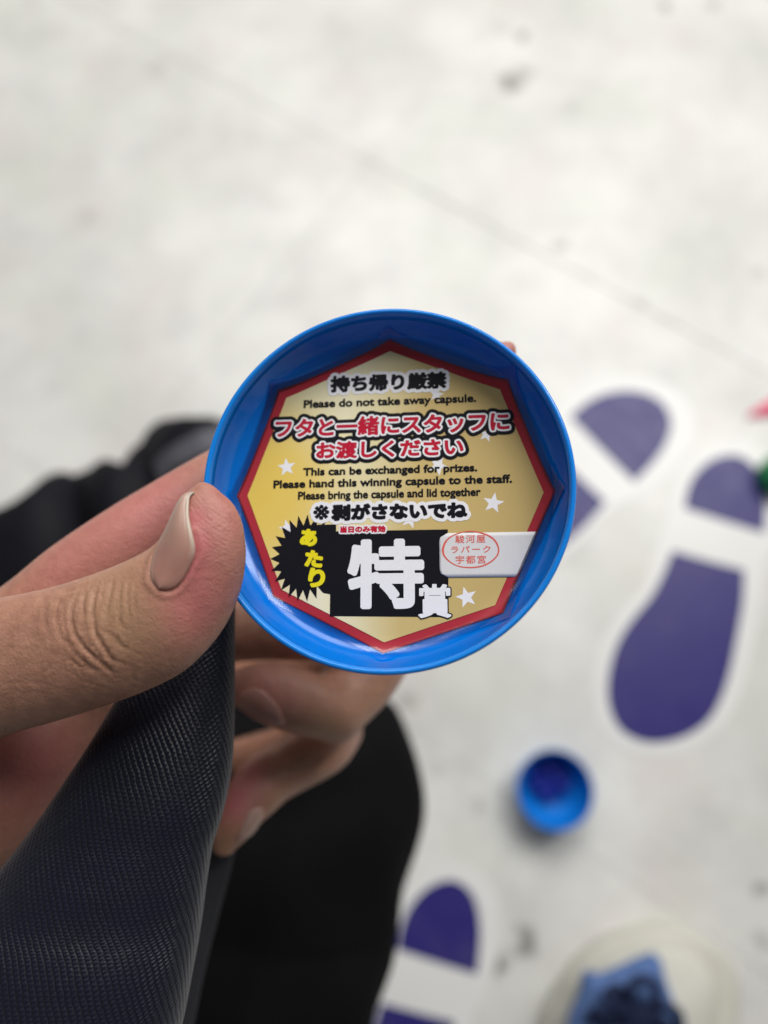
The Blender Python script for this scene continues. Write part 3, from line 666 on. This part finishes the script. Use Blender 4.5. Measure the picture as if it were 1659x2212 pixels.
LV = lambda k: -.0096 + Z0 + .00007 + .000014 * (k + 2)
def decal(name, pts_uv, lv, mat_, parent=stk):
    p_ = [S(*q) for q in pts_uv]; v = [(x, y, LV(lv)) for x, y in p_]
    m_ = mesh(name, v, [tuple(range(len(v)))[::-1]], False)
    if m_.polygons[0].normal.z < 0: m_.flip_normals()
    return link_local(name, m_, mat_, parent)
def star(cx, cy, r, rot=0, k=.42):
    return [(cx + (r if i % 2 == 0 else r * k) * math.sin(rot + i * math.pi / 5), cy - (r if i % 2 == 0 else r * k) * math.cos(rot + i * math.pi / 5)) for i in range(10)]
for cx, cy, r, ro in ((378, 743, 42, -.12), (1263, 922, 46, .2), (1143, 1312, 45, -.25), (1033, 438, 34, .2), (1243, 625, 34, 0.3), (1036, 755, 44, .5), (915, 985, 40, .3), (388, 1012, 38, -.25)):
    decal('star', star(cx, cy, r, ro), 0, m_white)
# black spiky burst and black panel
bp_ = []
nb = 23
for i in range(nb * 2):
    a_ = 2 * math.pi * i / (nb * 2) + .05; rr_ = 1 if i % 2 == 0 else .74
    bp_.append((468 + 150 * rr_ * math.sin(a_) * 1.0 + 0, 1140 - 186 * rr_ * math.cos(a_)))
decal('burst', bp_, 1, m_black)
decal('panel', [(578, 1030), (1072, 1030), (1070, 1392), (578, 1386)], 2, m_black)
decal('burst_link', [(470, 1000), (600, 1000), (600, 1300), (548, 1290), (470, 1200)], 1.5, m_black)

def text_mesh(txt, space=1.0):
    c = D.curves.new('t', 'FONT'); c.body = txt; c.resolution_u = 5; c.space_character = space
    o = D.objects.new('t', c); C.objects.link(o)
    m_ = D.meshes.new_from_object(o.evaluated_get(bpy.context.evaluated_depsgraph_get())); D.objects.remove(o); D.curves.remove(c); return m_
def field(V, tris, edges, margin, st):
    """signed distance (positive inside) of a flat glyph mesh on a grid"""
    lo = V.min(0) - margin; nx, ny = (np.ceil((V.max(0) + margin - lo) / st).astype(int) + 1)
    ins = np.zeros((ny, nx), bool); dist = np.full((ny, nx), 1e3)
    for a_, b_, c_ in tris:
        A_, B_, C_ = V[a_], V[b_], V[c_]
        l2 = np.floor((np.minimum(np.minimum(A_, B_), C_) - lo) / st).astype(int); h2_ = np.ceil((np.maximum(np.maximum(A_, B_), C_) - lo) / st).astype(int) + 1
        xs = lo[0] + np.arange(l2[0], h2_[0]) * st; ys = (lo[1] + np.arange(l2[1], h2_[1]) * st)[:, None]
        e = lambda P_, Q_: (Q_[0] - P_[0]) * (ys - P_[1]) - (Q_[1] - P_[1]) * (xs - P_[0])
        e1, e2, e3 = e(A_, B_), e(B_, C_), e(C_, A_)
        ins[l2[1]:h2_[1], l2[0]:h2_[0]] |= ((e1 >= -1e-9) & (e2 >= -1e-9) & (e3 >= -1e-9)) | ((e1 <= 1e-9) & (e2 <= 1e-9) & (e3 <= 1e-9))
    for a_, b_ in edges:
        A_, B_ = V[a_], V[b_]; w_ = margin
        l2 = np.maximum(np.floor((np.minimum(A_, B_) - w_ - lo) / st).astype(int), 0); h2_ = np.ceil((np.maximum(A_, B_) + w_ - lo) / st).astype(int) + 1
        xs = lo[0] + np.arange(l2[0], min(h2_[0], nx)) * st; ys = (lo[1] + np.arange(l2[1], min(h2_[1], ny)) * st)[:, None]
        ab = B_ - A_; L2 = ab @ ab + 1e-12
        tt = np.clip(((xs - A_[0]) * ab[0] + (ys - A_[1]) * ab[1]) / L2, 0, 1)
        dd = np.hypot(xs - A_[0] - tt * ab[0], ys - A_[1] - tt * ab[1])
        sub_ = dist[l2[1]:min(h2_[1], ny), l2[0]:min(h2_[0], nx)]; np.minimum(sub_, dd, out=sub_)
    return lo, np.where(ins, dist, -dist)
def contour(lo, sd, st):
    v = []; f = []; key = {}
    def vert(x, y):
        k = (round(x * 64), round(y * 64))
        if k not in key: key[k] = len(v); v.append((lo[0] + x * st, lo[1] + y * st))
        return key[k]
    pos_ = sd > 0; full = pos_[:-1, :-1] & pos_[1:, :-1] & pos_[:-1, 1:] & pos_[1:, 1:]
    anyc = pos_[:-1, :-1] | pos_[1:, :-1] | pos_[:-1, 1:] | pos_[1:, 1:]
    for j in range(full.shape[0]):
        row = full[j].astype(int); dif = np.diff(np.concatenate([[0], row, [0]])); a_ = np.where(dif == 1)[0]; b_ = np.where(dif == -1)[0]
        for x0, x1 in zip(a_, b_): f.append((vert(x0, j), vert(x1, j), vert(x1, j + 1), vert(x0, j + 1)))
        for i in np.where(anyc[j] & ~full[j])[0]:
            cs = [(i, j), (i + 1, j), (i + 1, j + 1), (i, j + 1)]; vals = [sd[y, x] for x, y in cs]; poly = []
            for q in range(4):
                p_, n_ = vals[q], vals[(q + 1) % 4]
                if p_ > 0: poly.append(cs[q])
                if (p_ > 0) != (n_ > 0):
                    tt = p_ / (p_ - n_); poly.append((cs[q][0] + (cs[(q + 1) % 4][0] - cs[q][0]) * tt, cs[q][1] + (cs[(q + 1) % 4][1] - cs[q][1]) * tt))
            ids = []
            for q in poly:
                k = vert(*q)
                if k not in ids: ids.append(k)
            if len(ids) >= 3: f.append(tuple(ids))
    return v, f
def lettering(txt, box, layers, name='lettering', rot=0, parent=stk, space=1.0):
    """box = u0,v0,u1,v1 of the inked area on the sticker; layers = (swell in sticker units, level, material, part name)"""
    m0 = text_mesh(txt, space); a_ = np.array([v.co[:2] for v in m0.vertices]); lo, hi = a_.min(0), a_.max(0)
    fat = layers[-1][0]
    sc_ = np.array([(box[2] - box[0] - 2 * fat) / (hi[0] - lo[0]), (box[3] - box[1] - 2 * fat) / (hi[1] - lo[1])])
    V = (a_ - (lo + hi) / 2) * sc_
    m0.calc_loop_triangles(); tris = [tuple(t_.vertices) for t_ in m0.loop_triangles]
    cnt = {}
    for p_ in m0.polygons:
        for k in p_.edge_keys: cnt[k] = cnt.get(k, 0) + 1
    edges = [k for k, c_ in cnt.items() if c_ == 1]; D.meshes.remove(m0)
    st = 1.0 if box[3] - box[1] > 60 else .75
    L0, sd = field(V, tris, edges, max(l[0] for l in layers) + 3, st)
    bx, by = (box[0] + box[2]) / 2, (box[1] + box[3]) / 2
    for infl, lv, mt_, nm in layers:
        v, f = contour(L0, sd + infl, st); out = []
        for x, y in v:
            X_, Y_ = S(bx + x * math.cos(rot) - y * math.sin(rot), by - x * math.sin(rot) - y * math.cos(rot)); out.append((X_, Y_, LV(lv)))
        link_local(nm, mesh(nm, out, f, False), mt_, parent)
W, K, R2 = m_white, m_black, m_red2
lettering('持ち帰り厳禁', (566, 333, 1078, 412), [(19, 3, W, 'lettering_outline'), (4.8, 4, K, 'lettering')], rot=.0)
lettering('Please do not take away capsule.', (448, 441, 1203, 489), [(1.9, 4, K, 'lettering')])
lettering('フタと一緒にスタッフに', (324, 524, 1340, 612), [(27, 3, K, 'lettering_outline'), (11.5, 5, W, 'lettering_outline'), (3.6, 6, R2, 'lettering')])
lettering('お渡しください', (508, 634, 1145, 713), [(27, 3.2, K, 'lettering_outline'), (11.5, 5.2, W, 'lettering_outline'), (3.8, 6.2, R2, 'lettering')])
lettering('This can be exchanged for prizes.', (452, 749, 1200, 795), [(1.9, 4, K, 'lettering')])
lettering('Please hand this winning capsule to the staff.', (322, 801, 1343, 848), [(1.9, 4, K, 'lettering')])
lettering('Please bring the capsule and lid together', (432, 854, 1212, 901), [(1.6, 4, K, 'lettering')])
lettering('剥がさないでね', (578, 912, 1155, 986), [(20, 3, W, 'lettering_outline'), (5.5, 4, K, 'lettering')])
lettering('※', (500, 914, 570, 980), [(18, 3.1, W, 'lettering_outline'), (2.5, 4.1, K, 'lettering')])
lettering('当日のみ有効', (617, 1008, 811, 1038), [(8, 3.4, W, 'lettering_outline'), (2.2, 4.4, R2, 'lettering')])
lettering('特', (650, 1066, 972, 1358), [(11.5, 5, W, 'lettering')])
lettering('賞', (946, 1257, 1081, 1396), [(9, 5.6, K, 'lettering_outline'), (4.0, 6.4, W, 'lettering')])
for ch_, bx in (('あ', (446, 1018, 520, 1092)), ('た', (468, 1110, 546, 1182)), ('り', (484, 1186, 556, 1268))):
    lettering(ch_, bx, [(5.5, 5, m_yellow, 'lettering')], rot=-.12)
# white paper seal with a red oval stamp
sl = [(1440, 1046), (1398, 1138), (1355, 1231)] + [(1080 - 44 * math.sin(a_) - 0, 1190 + 36 * math.cos(a_)) for a_ in np.linspace(0, math.pi / 2, 7)] + [(1050 - 14 + 34 - 34 * math.cos(a_), 1082 - 36 * math.sin(a_)) for a_ in np.linspace(0, math.pi / 2, 7)]
pp = [S(*q) for q in sl]; nS = len(pp); zz = LV(7)
def sz(x, y): return max(zz, cz(min(math.hypot(x, y), .0348)) + .00018)
# strip of small quads following the bowl
vv = []; ff = []; nu, nv = 40, 12
for i in range(nu):
    for j in range(nv):
        b_ = j / (nv - 1); vq = 1046 + 185 * b_; ur = 1440 - 85 * b_
        e_ = min(b_, 1 - b_) * 185; ul = 1036 + (34 - math.sqrt(max(0, 34 ** 2 - (34 - e_) ** 2)) if e_ < 34 else 0)
        x, y = S(ul + (ur - ul) * i / (nu - 1), vq); vv.append((x, y, sz(x, y)))
ff = [(i * nv + j, i * nv + j + 1, (i + 1) * nv + j + 1, (i + 1) * nv + j) for i in range(nu - 1) for j in range(nv - 1)]
ms_ = mesh('paper_seal', vv, ff); 
if ms_.polygons[0].normal.z < 0: ms_.flip_normals()
seal = link_local('paper_seal', ms_, m_stampp, cap); md = seal.modifiers.new('s', 'SOLIDIFY'); md.thickness = .00003
ov = []; n_ = 72
for i in range(n_):
    a_ = 2 * math.pi * i / n_; wv_ = 1 + .006 * math.sin(7 * a_)
    for r_ in (1.0, .935 + .012 * math.sin(3 * a_ + 1)): x, y = S(1164 + 118 * r_ * wv_ * math.cos(a_), 1116 + 78 * r_ * wv_ * math.sin(a_)); ov.append((x, y, LV(9)))
mo = mesh('stamp_ring', ov, [(2 * i, 2 * ((i + 1) % n_), 2 * ((i + 1) % n_) + 1, 2 * i + 1) for i in range(n_)], False); link_local('stamp_ring', mo, m_stamp, seal)
lettering('駿河屋', (1102, 1055, 1226, 1089), [(.5, 9, m_stamp, 'stamp_lettering')], parent=seal, space=1.2)
lettering('ラパーク', (1084, 1101, 1246, 1130), [(.6, 9, m_stamp, 'stamp_lettering')], parent=seal, space=1.3)
lettering('宇都宮', (1102, 1141, 1226, 1175), [(.5, 9, m_stamp, 'stamp_lettering')], parent=seal, space=1.2)
